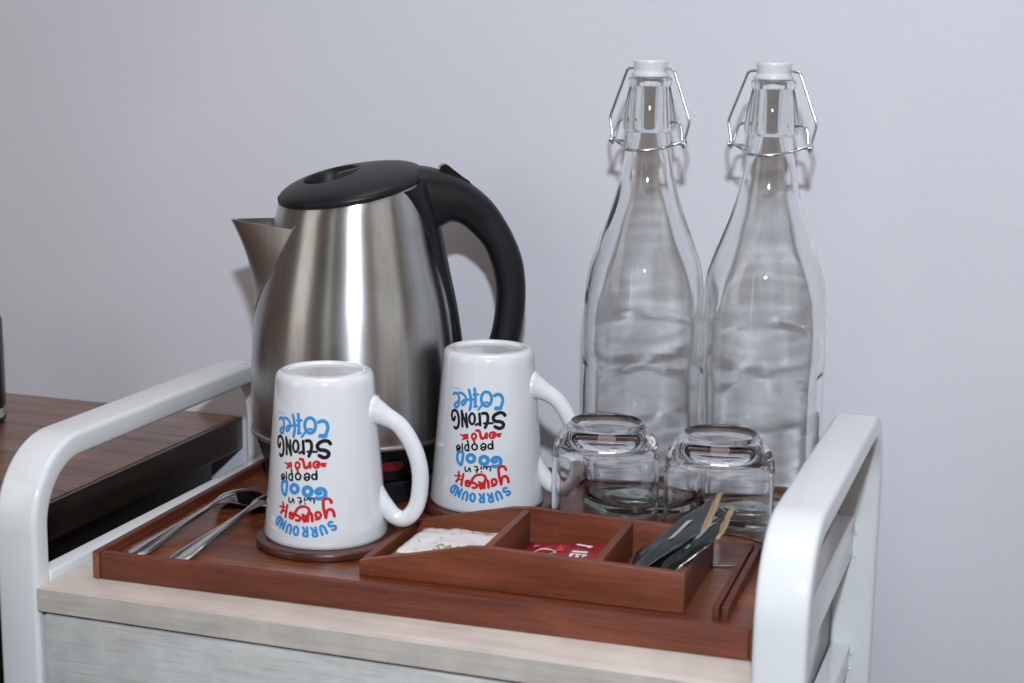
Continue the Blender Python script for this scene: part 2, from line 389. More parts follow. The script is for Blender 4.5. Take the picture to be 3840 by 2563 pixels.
# ------------------------------------------------------------------ coasters and mugs
def coaster(x, y, label, rz):
    r = .0480
    p = [(0, .0003), (r-.0012, .0003), (r, .0012), (r, .0046), (r-.0006, .0054), (r-.002, .0058), (0, .0058)]
    o = lathe('coaster', p, m_coast, None, 96, 40); o.location = (x, y, TZ); o.rotation_euler = (0, 0, rz)
    return tag(o, label, 'coaster', 'round dark wooden coasters under the mugs')
PRINT = json.loads('''[["coffee","b",192,123,847,138,849,159,853,183,856,204,856,223,855,242,851,259,847,272,841,282,834,289,826,293,817,294,809,289,799,280,789,270,779,262,771,255,766,249,763,243,760,240,758],["coffee","b",228,153,757,250,758],["coffee","b",180,68,824,58,802,30,784,-12,774,-58,774,-101,783,-131,800,-143,822,-134,845,-105,863,-63,873,-15,873,28,864,58,846,68,824],["coffee","b",132,38,791,24,793,5,796,-17,799,-36,800,-53,799,-70,797,-86,794,-102,790,-117,784,-131,777,-145,769,-158,763,-169,758,-179,753,-188,749,-194,746],["coffee","b",180,-284,891,-279,880,-272,865,-265,847,-261,830,-259,813,-260,795,-261,779,-262,768],["coffee","b",132,-304,849,-206,854],["coffee","b",132,-278,765,-221,769],["coffee","b",180,-402,880,-392,868,-377,851,-363,832,-353,816,-349,804,-348,794,-350,785,-352,776,-356,766,-361,756,-367,747,-371,741],["coffee","b",132,-424,809,-297,817],["coffee","b",150,-625,852,-608,852,-585,852,-559,850,-535,848,-513,843,-491,836,-471,829,-459,821,-454,813,-456,805,-461,796,-469,789,-479,783,-494,777,-509,772,-522,769,-534,770,-544,772,-553,776,-557,779,-555,784,-550,789,-540,794,-527,798,-507,802,-480,806,-456,809,-439,811],["coffee","b",162,-784,833,-769,837,-749,842,-727,846,-706,847,-685,844,-664,839,-645,832,-631,823,-624,811,-621,796,-622,782,-625,770,-631,762,-641,754,-653,749,-666,746,-681,746,-698,747,-714,751,-724,755,-725,759,-721,764,-712,770,-700,775,-682,780,-657,785,-634,788,-619,791],["strong","k",204,336,706,328,709,318,715,304,720,289,723,272,725,252,726,231,726,211,725,189,722,166,718,145,714,129,709,116,704,107,698,102,692,101,686,106,681,115,675,129,671,145,667,166,665,192,665,219,664,243,662,262,659,280,655,294,651,303,646,306,640,303,634,296,627,286,623,273,619,255,617,236,615,217,615,196,617,173,621,152,625,137,628],["strong","k",180,-109,721,-94,722,-73,723,-51,723,-33,721,-21,716,-13,710,-7,703,-3,695,-3,686,-5,676,-9,667,-15,657,-23,647,-35,637,-46,628,-53,622],["strong","k",132,-78,651,92,653],["strong","k",168,-168,717,-149,638],["strong","k",132,-149,638,-158,640,-172,643,-186,645,-198,646,-209,644,-219,642,-227,638,-233,636],["strong","k",150,-257,681,-261,664,-275,650,-297,642,-322,641,-346,648,-364,661,-372,677,-368,694,-353,708,-330,716,-305,717,-281,710,-264,697,-257,681],["strong","k",156,-545,726,-509,617],["strong","k",144,-545,724,-409,615],["strong","k",156,-443,710,-409,619],["strong","k",168,-699,675,-703,670,-709,661,-716,653,-725,649,-737,650,-751,654,-765,661,-775,668,-781,677,-785,687,-785,697,-780,706,-768,713,-750,718,-729,722,-710,724,-691,722,-671,718,-652,713,-636,705,-624,696,-613,684,-605,672,-600,660,-597,649,-598,637,-601,625,-607,616,-616,608,-629,603,-642,598,-655,596,-667,596,-679,598,-690,601,-698,603],["ribbon1","r",0,-585,558,-381,572,-369,535,-522,516,-483,542],["ribbon2","r",0,278,582,252,566,248,550,165,555,172,583],["and","r",132,153,571,137,570,113,568,92,566,82,566,91,568,112,571,134,575,145,578,141,581,129,585,113,588,98,589,83,588,68,586,53,583,43,580,36,575,33,569,33,563,35,558,42,555,53,552,65,549,78,548,91,549,106,551,120,553,129,555],["and","r",156,-219,598,-209,598,-194,599,-178,599,-166,597,-158,592,-152,586,-147,578,-142,571,-136,563,-131,554,-124,547,-115,543,-101,542,-84,545,-67,550,-53,555,-44,563,-37,573,-32,581,-28,584,-25,579,-23,568,-23,556,-22,548],["and","r",132,-222,557,-225,548,-236,541,-253,537,-271,536,-289,539,-301,546,-306,554,-303,563,-292,570,-275,575,-256,575,-239,572,-227,565,-222,557],["and","r",144,-300,544,-296,543,-291,541,-285,539,-278,536,-271,531,-264,525,-257,519,-252,515],["people","k",102,88,488,84,481,73,475,57,471,39,471,23,475,12,481,8,488,12,496,23,502,38,505,56,505,72,502,84,496,88,488],["people","k",102,86,527,87,522,90,514,92,505,94,497,94,490,94,483,94,477,94,472],["people","k",102,-128,490,-121,494,-110,499,-99,505,-87,508,-75,508,-61,507,-49,504,-40,500,-36,494,-34,487,-35,479,-39,473,-47,469,-59,465,-72,463,-85,462,-98,464,-114,467,-126,472,-127,475,-112,478,-86,482,-58,484,-40,486],["people","k",108,-196,483,-200,473,-213,466,-233,461,-256,461,-276,464,-291,471,-297,480,-293,489,-279,497,-259,502,-237,502,-216,499,-201,492,-196,483],["people","k",102,-358,472,-361,463,-371,455,-387,450,-404,450,-421,453,-433,460,-438,469,-435,478,-425,486,-409,491,-391,491,-375,488,-363,481,-358,472],["people","k",108,-391,523,-386,517,-379,509,-372,499,-367,489,-364,479,-361,467,-360,457,-359,450],["people","k",96,-498,496,-483,442],["people","k",102,-606,442,-600,442,-593,442,-584,443,-574,444,-564,447,-551,452,-541,456,-535,461,-537,466,-543,472,-552,476,-562,479,-573,479,-586,478,-599,475,-607,472,-612,468,-615,463,-614,458,-608,455,-594,456,-574,458,-554,461,-541,463],["good","b",204,160,383,154,381,144,379,133,377,122,377,110,379,96,382,84,387,80,391,85,395,98,400,114,405,130,408,147,410,166,410,186,409,202,407,216,403,228,397,237,391,242,384,242,377,238,369,231,361,221,355,208,351,191,348,173,346,156,345,138,345,118,346,101,347,89,348],["good","b",216,5,397,6,384,-6,373,-30,365,-61,361,-92,363,-119,370,-134,381,-136,393,-124,405,-100,413,-69,417,-37,415,-10,408,5,397],["good","b",204,-240,400,-246,388,-264,378,-292,372,-323,371,-353,375,-374,384,-382,395,-376,407,-357,417,-329,423,-297,424,-268,420,-247,411,-240,400],["good","b",168,-584,423,-586,416,-589,406,-590,394,-588,385,-581,376,-571,368,-559,360,-547,354,-534,349,-521,344,-507,342,-496,344,-488,352,-481,364,-476,378,-472,391,-469,402,-467,414,-467,424,-471,432,-481,436,-496,437,-512,437,-528,436,-543,434,-559,430,-574,426,-584,423],["with","k",84,51,316,51,320,51,326,51,333,48,338,42,342,34,345,26,347,18,348,10,348,3,347,-4,345,-9,342,-11,338,-11,333,-10,328,-11,326,-14,328,-17,333,-22,338,-27,342,-34,344,-42,346,-50,347,-57,346,-62,343,-67,339,-71,335,-74,332],["with","k",84,-114,344,-113,326],["with","k",0,-89,308,-92,304,-100,302,-111,302,-119,304,-122,308,-119,311,-111,314,-101,314,-93,312],["with","k",84,-238,341,-228,342,-214,343,-199,343,-189,341,-184,338,-181,333,-181,328,-182,322,-184,317,-188,311,-192,305,-195,301],["with","k",66,-221,315,-157,321],["with","k",84,-414,332,-414,327,-413,321,-412,314,-408,309,-403,305,-395,303,-387,302,-379,302,-370,305,-360,308,-352,313,-345,317,-342,321,-340,326,-339,329,-337,331,-332,330,-325,326,-318,322,-314,318,-311,314,-310,310,-309,306,-309,303],["yourself","r",156,340,318,336,322,331,328,324,334,314,338,301,342,284,344,267,346,252,346,238,344,224,341,212,336,204,329,201,319,203,305,206,291,209,279,214,270,219,262,225,254,230,247,235,239,240,231,245,224,248,219],["yourself","r",156,245,219,248,227,252,239,257,251,265,261,276,267,290,271,305,273,319,274,333,272,347,268,359,263,369,257,375,250,379,241,382,233,383,228],["yourself","r",144,87,207,96,208,111,210,125,212,138,215,147,219,156,225,162,231,164,236,162,241,156,246,147,251,138,254,126,255,113,256,100,255,91,253,84,248,79,243,77,236,79,231,87,226,100,222,114,219,123,216],["yourself","r",156,24,196,23,204,21,216,18,228,13,237,6,243,-4,247,-15,250,-24,250,-32,249,-39,245,-45,240,-49,234,-52,224,-52,212,-51,200,-51,193],["yourself","r",144,-140,233,-138,228,-135,219,-132,211,-127,203,-121,196,-114,189,-107,185,-101,185,-98,192,-97,205,-96,218,-96,227],["yourself","r",150,-24,254,-28,259,-34,267,-43,275,-54,280,-70,284,-88,287,-108,288,-129,288,-149,287,-170,285,-191,282,-210,278,-228,272,-244,264,-259,256,-269,249,-275,243,-277,238,-276,233,-272,229,-262,226,-249,225,-234,224,-221,222,-209,219,-196,215,-185,212,-180,208,-182,203,-189,198,-199,194,-209,191,-220,190,-234,190,-247,191,-256,191],["yourself","r",132,-388,204,-378,202,-362,199,-346,197,-333,197,-322,201,-311,207,-304,213,-301,219,-305,224,-314,230,-325,234,-337,237,-350,237,-364,236,-378,234,-387,231,-391,228,-392,224,-389,220,-382,217,-367,217,-347,219,-326,220,-312,221],["yourself","r",144,-441,281,-445,273,-451,262,-457,250,-462,238,-466,228,-469,217,-472,208,-473,201],["yourself","r",132,-541,292,-538,284,-533,274,-530,263,-531,252,-541,243,-556,233,-571,224,-582,218],["yourself","r",96,-616,260,-494,265],["yourself","r",90,-591,222,-575,225,-551,230,-527,235,-507,239,-493,240,-481,240,-472,239,-465,238],["surround","b",132,348,138,361,137,379,137,393,138,401,143,405,150,404,155,395,160,381,163,366,164,352,164,337,161,323,160,309,162,296,165,289,170,288,176,292,183,300,188,314,189,331,189,344,188],["surround","b",132,262,116,252,127,238,142,222,155,205,162,187,166,172,166,161,162,155,154,154,145,164,132,179,117,190,106],["surround","b",132,76,155,106,98],["surround","b",132,106,98,91,96,68,94,51,94,41,98,35,104,33,109,35,114,41,119,50,123,63,125,79,127,91,128],["surround","b",132,63,125,7,149],["surround","b",132,-62,151,-54,92],["surround","b",132,-54,92,-71,91,-93,91,-111,92,-119,96,-123,102,-123,108,-118,112,-111,117,-100,120,-86,122,-70,122,-58,123],["surround","b",132,-86,122,-133,149],["surround","b",132,-295,120,-290,105,-276,95,-255,91,-235,95,-219,106,-213,121,-218,136,-232,146,-252,150,-273,146,-289,135,-295,120],["surround","b",132,-367,96,-360,107,-350,123,-346,137,-350,146,-359,153,-371,156,-385,155,-402,149,-417,141,-428,127,-437,111,-443,100],["surround","b",132,-459,171,-513,113],["surround","b",132,-513,113,-532,177],["surround","b",132,-532,177,-588,119],["surround","b",132,-569,189,-649,132],["surround","b",132,-649,132,-661,134,-677,138,-688,143,-688,150,-682,159,-672,167,-658,175,-640,183,-622,188,-602,190,-582,189,-569,189]]''')
MH, MR, MT = .113, .0417, .0324; PW = 1.28
def mug_r(h): return MR-(MR-MT)*h/MH
def mug(x, y, ang0, label, handle, prnt):
    """standing upside down; ang0 = world angle of the side that faces the camera"""
    zc = TZ+.0058
    t = empty('mug', (x, y, zc+.0002), ang0, label, 'mug', 'upside-down slogan mugs on coasters')
    prof = [(MR-.0012, 0), (MR-.0002, .0012), (MR, .003)]
    for i in range(1, 12): h = .003+(MH-.0105)*i/11; prof.append((mug_r(h), h))
    r1 = mug_r(MH-.0075)
    prof += [(r1-.0003, MH-.0046), (r1-.0011, MH-.0024), (r1-.0024, MH-.0009), (r1-.0040, MH-.0002), (r1-.0052, MH-.0003), (r1-.0056, MH-.0009), (r1-.0064, MH-.0011), (r1-.0068, MH-.0004), (r1-.0076, MH-.0003), (r1-.0083, MH-.0009),
             (r1-.0087, MH-.0014), (r1-.0095, MH-.0019), (.012, MH-.0021), (0, MH-.0021)]
    outer = prof
    inner = [(0, MH-.0085), (.022, MH-.0085), (mug_r(MH)-.007, MH-.012), (mug_r(.06)-.0042, .06), (MR-.0042, .004), (MR-.0036, .0008), (MR-.0024, 0)]
    b = lathe('body', outer+inner, m_ceram, t, 128, 50)
    # handle in its own vertical plane
    hp = [(.0240, .0850), (.0300, .0852), (.0350, .0848), (.0403, .0830), (.0511, .0765), (.0598, .0634), (.0645, .0484), (.0648, .0333), (.0619, .0205), (.0548, .0125), (.0472, .0140), (.0415, .0205), (.0368, .0270), (.0320, .0330), (.0270, .0370)]
    pts = smooth_curve([Vector((r_*1.0, 0, z_)) for r_, z_ in hp], 5)
    def flare(t_, base, add):
        p_ = pts[min(len(pts)-1, int(round(t_*(len(pts)-1))))]; d_ = max(0, p_.x-mug_r(p_.z)+.001)
        return base+add*math.exp(-d_/.0042)
    def rr(t_): return flare(t_, .0057, .0060) if t_ < .5 else .0057+.0030*max(0, (t_-.82)/.18)**1.5
    def rb(t_): return flare(t_, .0062, .0050) if t_ < .5 else .0062+.0042*max(0, (t_-.82)/.18)**1.5
    h = tube('handle', pts, rr, m_ceram, t, ns=20, up=Vector((0, 0, 1)), rb=rb)
    h.rotation_euler = (0, 0, handle)
    ei = 0
    for word in ('coffee', 'strong', 'and', 'ribbon1', 'ribbon2', 'people', 'good', 'with', 'yourself', 'surround'):
        bm = bmesh.new(); mm = None
        for s in PRINT:
            if s[0] != word: continue
            mm = {'b': m_blue, 'k': m_blk, 'r': m_red}[s[1]]
            w = s[2]*1e-5*PW; q = [((s[i]*1e-3+prnt)*.037, s[i+1]*1e-4) for i in range(3, len(s), 2)]
            lay = .00012+ei*.0000015; ei += 1
            def P3(u, h_):
                r_ = mug_r(h_)+lay; return Vector((r_*math.cos(u), r_*math.sin(u), h_))
            if w == 0:
                bm.faces.new([bm.verts.new(P3(u/.037, h_)) for u, h_ in q]); continue
            Lf, Rt = [], []
            for i, p in enumerate(q):
                A = q[max(0, i-1)]; B = q[min(len(q)-1, i+1)]; dx, dy = B[0]-A[0], B[1]-A[1]; l = math.hypot(dx, dy) or 1
                nx, ny = -dy/l*w/2, dx/l*w/2
                Lf.append(bm.verts.new(P3((p[0]+nx)/.037, p[1]+ny))); Rt.append(bm.verts.new(P3((p[0]-nx)/.037, p[1]-ny)))
            for i in range(len(q)-1): bm.faces.new((Lf[i], Lf[i+1], Rt[i+1], Rt[i]))
            for (p, o_, k0) in ((q[0], q[1], Lf[0]), (q[-1], q[-2], Lf[-1])):
                aa = math.atan2(p[1]-o_[1], p[0]-o_[0]); lay += .0000007
                bm.faces.new([bm.verts.new(P3((p[0]+w/2*math.cos(aa+R(th)))/.037, p[1]+w/2*math.sin(aa+R(th)))) for th in range(-90, 91, 30)])
        nm_ = 'ribbon_mark' if word.startswith('ribbon') else 'printed_word'
        link(nm_, me_of(bm, nm_), mm, t)
    # tiny maker's word printed upside down above the slogan
    cu = bpy.data.curves.new('maker_word', 'FONT'); cu.body = 'Luminarc'; cu.size = .0022
    to = bpy.data.objects.new('tmp', cu); COL.objects.link(to); dg = bpy.context.evaluated_depsgraph_get()
    me = bpy.data.meshes.new_from_object(to.evaluated_get(dg)); bpy.data.objects.remove(to)
    for v_ in me.vertices:
        u = -.60-v_.co.x/.035+prnt; h_ = .0885-v_.co.y; r_ = mug_r(h_)+.0002
        v_.co = Vector((r_*math.cos(u), r_*math.sin(u), h_))
    link('maker_print', me, m_blue, t)
    return t
def face_ang(x, y): return math.atan2(CAMP.y-y, CAMP.x-x)
coaster(.1440, .1265, 'round dark brown coaster under the front left mug beside the spoons', .3)
coaster(.2170, .2430, 'round dark brown coaster mostly hidden under the rear mug behind the divided box', 1.4)
# local +x faces the camera, positive angle = to the right as seen
mug(.1425, .1276, face_ang(.1425, .1276), 'white slogan mug upside down at the front left, beside the two spoons', 1.30, -.25)
mug(.2170, .2430, face_ang(.2170, .2430), 'white slogan mug upside down behind the divided box, between kettle and tumblers', 1.35, 0)

# ------------------------------------------------------------------ kettle
KX, KY = .1020, .264
ket = empty('electric_kettle', (KX, KY, TZ), R(27), 'brushed steel electric kettle with black lid and curved black handle', 'kettle')
# profile by height above tray floor
KP = [(.0455, .0755), (.055, .0772), (.075, .0776), (.095, .0772), (.115, .0758), (.135, .0738), (.152, .0708), (.168, .0668), (.184, .0627), (.200, .0590), (.212, .0563), (.222, .0540), (.232, .0520), (.250, .0470)]
def kr(z):
    if z <= KP[0][0]: return KP[0][1]
    for (z0, r0), (z1, r1) in zip(KP, KP[1:]):
        if z <= z1: t_ = (z-z0)/(z1-z0); return r0+(r1-r0)*t_
    return KP[-1][1]
def krs(z): return (kr(z-.006)+2*kr(z)+kr(z+.006))/4
TILT = R(27-24.9)
def rimz(x, y):
    # plane of the lid: rises towards the handle (+x) and a little towards the wall (+y)
    return .2270+.175*x+.110*y
def rim_at(th):
    z = .23
    for _ in range(12):
        r = krs(z); z = rimz(r*math.cos(th), r*math.sin(th))
    return r, z
NB = 128
bm = bmesh.new(); rings = []
ts = [i/44 for i in range(45)]
for t_ in ts:
    ring = []
    for i in range(NB):
        th = 2*PI*i/NB; rt_, zt = rim_at(th); z = .0455+(zt-.0455)*t_; r = krs(z)
        if t_ == 1: r -= .0006
        ring.append(bm.verts.new((r*math.cos(th), r*math.sin(th), z)))
    rings.append(ring)
for A, B in zip(rings, rings[1:]):
    for i in range(NB):
        j = (i+1) % NB
        bm.faces.new((A[i], A[j], B[j], B[i]))
bm.faces.new(rings[0][::-1])
body = wnormal(link('body', me_of(bm, 'body'), m_steel, ket), 60)
# rolled bead at the foot of the body
lathe('rim_bead', [(.0768+.0016*math.cos(2*PI*i/12), .0452+.0019*math.sin(2*PI*i/12)) for i in range(12)], m_steel2, ket, 128, 80, closed=True)
lathe('base_ring', [(0, .0180), (.0660, .0182), (.0684, .0200), (.0712, .0300), (.0745, .0405), (.0760, .0440), (.0740, .0446), (0, .0446)], m_black, ket, 128, 40)
lathe('power_base', [(0, .0004), (.0650, .0004), (.0668, .0016), (.0674, .0060), (.0668, .0120), (.0680, .0150), (.0676, .0170), (.0640, .0178), (0, .0178)], m_black2, ket, 128, 40)
# red switch window, below the bead, towards the right mug
def patch(name, th, r, z0, z1, w, mat_, parent, r2=None):
    bm = bmesh.new(); rows = []
    for j in range(7):
        zz = z0+(z1-z0)*j/6; rr_ = r+(0 if r2 is None else (r2-r)*j/6)
        k = math.sqrt(max(0, 1-((j-3)/3.3)**2))**.5
        rows.append([bm.verts.new(((rr_+.0005)*math.cos(th+(i/12-.5)*w*k/rr_), (rr_+.0005)*math.sin(th+(i/12-.5)*w*k/rr_), zz)) for i in range(13)])
    for A, B in zip(rows, rows[1:]):
        for i in range(12): bm.faces.new((A[i], A[i+1], B[i+1], B[i]))
    return link(name, me_of(bm, name), mat_, parent, True)
front = face_ang(KX, KY)-R(27)
patch('indicator_window', front+.37, .0722, .0275, .0350, .018, m_ind, ket, .0741)
bm = bmesh.new()
for (u0, z0, u1, z1) in ((-.0022, .0615, .0034, .0625), (.0006, .0620, .0034, .0580)):
    d_ = math.hypot(u1-u0, z1-z0); nx, nz = -(z1-z0)/d_*.00035, (u1-u0)/d_*.00035; th0 = front+.40
    bm.faces.new([bm.verts.new(((krs(z_)+.0003)*math.cos(th0+u_/.0775), (krs(z_)+.0003)*math.sin(th0+u_/.0775), z_)) for u_, z_ in ((u0+nx, z0+nz), (u1+nx, z1+nz), (u1-nx, z1-nz), (u0-nx, z0-nz))])
link('printed_mark', me_of(bm, 'printed_mark'), m_blk, ket)
# lid, black, with an oval finger recess and a grip bar
def recess(x, y):
    u = (x+.0165)/.0215; v_ = (y-.001)/.0235; d = math.hypot(u, v_)
    q = min(1, max(0, (1-d)/.24)); return .0115*q*q*(3-2*q)
bm = bmesh.new(); NR = 110; rings = []; NB = 224
c0 = Vector((-.0012, -.0006))
for j in range(NR+1):
    s = j/NR; ring = []
    for i in range(NB):
        th = 2*PI*i/NB; rr_, zr = rim_at(th); rr_ += .0008
        x_, y_ = rr_*math.cos(th)*s, rr_*math.sin(th)*s
        dome = .0018+.0034*(1-s**14)+.0084*(1-s**2.2)
        dome += .0022*max(0, math.cos(th))**2*s**1.5
        if s > .97: dome -= (.0032)*((s-.97)/.03)**2
        z = rimz(x_, y_)+dome-recess(x_, y_)
        if j == 0:
            if i == 0: cv = bm.verts.new((0, 0, z))
            continue
        ring.append(bm.verts.new((x_, y_, z)))
    if j: rings.append(ring)
for i in range(NB): bm.faces.new((cv, rings[0][i], rings[0][(i+1) % NB]))
for A, B in zip(rings, rings[1:]):
    for i in range(NB): j = (i+1) % NB; bm.faces.new((A[i], B[i], B[j], A[j]))
low = []
for k_, (dr, dz) in enumerate([(.0010, .0012), (.0004, -.0001), (-.003, -.0001)]):
    ring = []
    for i in range(NB):
        th = 2*PI*i/NB; rr_, zr = rim_at(th); ring.append(bm.verts.new(((rr_+dr)*math.cos(th), (rr_+dr)*math.sin(th), zr+dz)))
    A = rings[-1] if k_ == 0 else low[-1]
    for i in range(NB): j = (i+1) % NB; bm.faces.new((A[i], ring[i], ring[j], A[j]))
    low.append(ring)
bm.faces.new(low[-1])
lid = wnormal(link('lid', me_of(bm, 'lid'), m_black, ket), 38)
# grip bar across the right half of the recess
bm = bmesh.new()
gp = [(-.0150, -.0030), (-.0125, .0058), (-.0090, .0068), (.0050, .0078), (.0052, -.0030)]
for sgn in (-1, 1):
    pass
A = [bm.verts.new((x_, -.0035, rimz(x_, 0)+z_+.0055)) for x_, z_ in gp]; B = [bm.verts.new((x_, .0075, rimz(x_, 0)+z_+.0055)) for x_, z_ in gp]
bm.faces.new(A); bm.faces.new(B[::-1])
for i in range(5): bm.faces.new((A[i], A[(i+1) % 5], B[(i+1) % 5], B[i]))
bmesh.ops.bevel(bm, geom=list(bm.edges), offset=.0007, segments=2, affect='EDGES')
wnormal(link('grip', me_of(bm, 'grip'), m_black, lid), 40)
# handle: outer / inner silhouette stations in the kettle's symmetry plane (distance from axis, height above tray floor)
HS = [(.0260, .2370, .0300, .2200), (.0370, .2408, .0400, .2120), (.0500, .2425, .0490, .2040), (.0665, .2393, .0600, .1965), (.0795, .2340, .0712, .2010), (.0909, .2268, .0802, .1990), (.1024, .2168, .0888, .1920), (.1123, .2034, .0968, .1829), (.1207, .1879, .1021, .1716),
      (.1265, .1721, .1055, .1600), (.1290, .1538, .1073, .1481), (.1289, .1372, .1070, .1348), (.1271, .1221, .1052, .1208), (.1233, .1037, .1016, .1074), (.1152, .0836, .0951, .0923), (.1003, .0652, .0869, .0807), (.0837, .0540, .0770, .0751), (.0740, .0500, .0700, .0720)]
def smooth_st(st, n):
    a_ = smooth_curve([Vector((s[0], 0, s[1])) for s in st], n); b_ = smooth_curve([Vector((s[2], 0, s[3])) for s in st], n); return list(zip(a_, b_))
def sect_sweep(name, st, width, mat_, parent, n=4, ns=24, pw=.72, sharp=50):
    bm = bmesh.new(); rings = []; q = smooth_st(st, n)
    for i, (o_, i_) in enumerate(q):
        t_ = i/(len(q)-1); c = (o_+i_)/2; hv = (o_-i_)/2; w_ = width(t_); ring = []
        for k in range(ns):
            an = 2*PI*k/ns; cc, ss = math.cos(an), math.sin(an)
            cc = math.copysign(abs(cc)**pw, cc); ss = math.copysign(abs(ss)**pw, ss)
            ring.append(bm.verts.new(c+hv*cc+Vector((0, w_*ss, 0))))
        rings.append(ring)
    for A, B in zip(rings, rings[1:]):
        for k in range(ns): bm.faces.new((A[k], A[(k+1) % ns], B[(k+1) % ns], B[k]))
    bm.faces.new(rings[0][::-1]); bm.faces.new(rings[-1])
    return wnormal(link(name, me_of(bm, name), mat_, parent), sharp)
def hw(t_): return .0145+.0150*(1-min(1, t_/.36))**.9-.001*max(0, t_-.8)
handle = sect_sweep('handle', HS, hw, m_black, ket)
# black spine that wraps the back of the body below the handle
SP = [(.0500, 15, .0045), (.0875, 15, .0052), (.1141, 16, .0045), (.1345, 19, .0035), (.1541, 23, .0030), (.1760, 27, .0038), (.1950, 30, .0046), (.2080, 36, .0048), (.2200, 45, .0046), (.2330, 58, .0042), (.2500, 62, .0036)]
def spv(z, k):
    for a_, b_ in zip(SP, SP[1:]):
        if z <= b_[0]: t_ = max(0, (z-a_[0])/(b_[0]-a_[0])); return a_[k]+(b_[k]-a_[k])*t_
    return SP[-1][k]
bm = bmesh.new(); rows = []
for j in range(61):
    row = []
    for i in range(25):
        u = i/12-1; z0 = .0500+(.2330-.0500)*j/60
        ph = R(spv(z0, 1))*u; rim_r, rim_zz = rim_at(ph); z = .0500+(rim_zz-.0004-.0500)*j/60
        ph = R(spv(z, 1))*u; r_ = krs(z)-.0010+(spv(z, 2)+.0016)*(1-abs(u)**5)
        row.append(bm.verts.new((r_*math.cos(ph), r_*math.sin(ph), z)))
    rows.append(row)
for A, B in zip(rows, rows[1:]):
    for i in range(24): bm.faces.new((A[i], A[i+1], B[i+1], B[i]))
wnormal(link('handle_spine', me_of(bm, 'handle_spine'), m_black, ket), 60)
# hinge seam and switch on top of the handle
sw = [(.0625, .2412), (.0655, .2440), (.0685, .2442), (.0740, .2398), (.0800, .2352), (.0862, .2312), (.0868, .2290), (.0780, .2310), (.0690, .2370)]
bm = bmesh.new(); A = [bm.verts.new((x_, -.0065, z_)) for x_, z_ in sw]; B = [bm.verts.new((x_, .0065, z_)) for x_, z_ in sw]
bm.faces.new(A); bm.faces.new(B[::-1])
for i in range(len(sw)): bm.faces.new((A[i], A[(i+1) % len(sw)], B[(i+1) % len(sw)], B[i]))
bmesh.ops.bevel(bm, geom=list(bm.edges), offset=.0007, segments=2, affect='EDGES')
wnormal(link('switch', me_of(bm, 'switch'), m_switch, handle), 40)
# spout: a V-shaped sheet standing out from the body on the side away from the handle
def spout_mesh():
    bm = bmesh.new(); nz, na = 22, 32; zt, zb = .2015, .1370
    tip = {}
    outer = []
    for j in range(nz+1):
        t_ = j/nz                      # 0 bottom .. 1 top
        z = zb+(zt-zb)*t_
        reach = .0735+(.0895-.0735)*(t_**2.1)+ .0008*t_
        half = R(3+38*t_**.85)         # angular half width on the body
        rb_ = krs(z)
        row = []
        Ax, Ay = -rb_*math.cos(half), rb_*math.sin(half)
        reach = max(reach, rb_+.0004)
        for i in range(na+1):
            u = (i/na-.5)*2            # -1..1
            s_ = abs(u)
            # blend from tip to the tangent on the body
            k = s_**(1.25-.15*t_)
            x_ = -reach+(reach+Ax)*k
            y_ = math.copysign(Ay*(s_**.88), u) if u else 0
            row.append((x_, y_, z+ (-.0018*k + .0016*(1-s_))*t_ + (.0035*t_ if u > 0 else 0)*s_*0))
        outer.append(row)
    th_ = .0009
    def vrow(row, inn):
        r_ = []
        for x_, y_, z in row:
            if inn: l = math.hypot(x_+.045, y_) or 1; x_ -= (x_+.045)/l*th_; y_ -= y_/l*th_
            r_.append(bm.verts.new((x_, y_, z)))
        return r_
    O = [vrow(r_, False) for r_ in outer]; I = [vrow(r_, True) for r_ in outer]
    for G in (O, I):
        for A, B in zip(G, G[1:]):
            for i in range(na): bm.faces.new((A[i], A[i+1], B[i+1], B[i]))
    for i in range(na): bm.faces.new((O[-1][i], O[-1][i+1], I[-1][i+1], I[-1][i]))
    return me_of(bm, 'spout')
sp = wnormal(link('spout', spout_mesh(), m_steel2, ket), 70)
# seam where the spout meets the body, and the small strainer holes
for sg in (-1, 1):
    pts = []
    for j in range(23):
        t_ = j/22; z = .134+(.2025-.134)*t_; half = R(1.0+40.5*t_**.85); r_ = krs(z)+.0002
        pts.append(Vector((-r_*math.cos(half), sg*r_*math.sin(half), z)))
    tube('spout_seam', pts, .0006, m_steel2, ket, ns=8)

# ------------------------------------------------------------------ bottles
BP = [(0, .0012), (.034, .0010), (.0390, .0012), (.0415, .0030), (.0422, .0065), (.0424, .02), (.0428, .06), (.0431, .098), (.0434, .130), (.0431, .145), (.0420, .156), (.0403, .1675), (.0368, .1785), (.0328, .1890), (.0288, .1995), (.0252, .2095), (.0222, .2195), (.0198, .2290), (.0180, .2385), (.0166, .2480), (.0156, .2560), (.0150, .2620),
      (.0152, .2632), (.0178, .2646), (.0186, .2665), (.0187, .2700), (.0180, .2770), (.0168, .2840), (.0155, .2905), (.0146, .2945), (.0148, .2955), (.0154, .2965), (.0155, .2990), (.0150, .3006), (.0138, .3010)]
BI = [(.0110, .3006), (.0106, .2990), (.0104, .2900), (.0108, .2740), (.0112, .2650), (.0118, .2600), (.0134, .2520), (.0148, .2450), (.0160, .2380), (.0178, .2290), (.0202, .2195), (.0232, .2095), (.0268, .1995), (.0308, .1890), (.0348, .1785), (.0383, .1675), (.0400, .156), (.0411, .145), (.0414, .130), (.0411, .098), (.0408, .06), (.0404, .02), (.0392, .0110), (.0350, .0075), (.022, .0088), (.010, .0125), (0, .0138)]
def spl(prof, n=3):
    return [(max(0, p.x), p.z) for p in smooth_curve([Vector((r_, 0, z_)) for r_, z_ in prof], n)]
def up_(z):
    t_ = min(1, max(0, (z-.105)/.055)); return z+.0103*t_*t_*(3-2*t_)
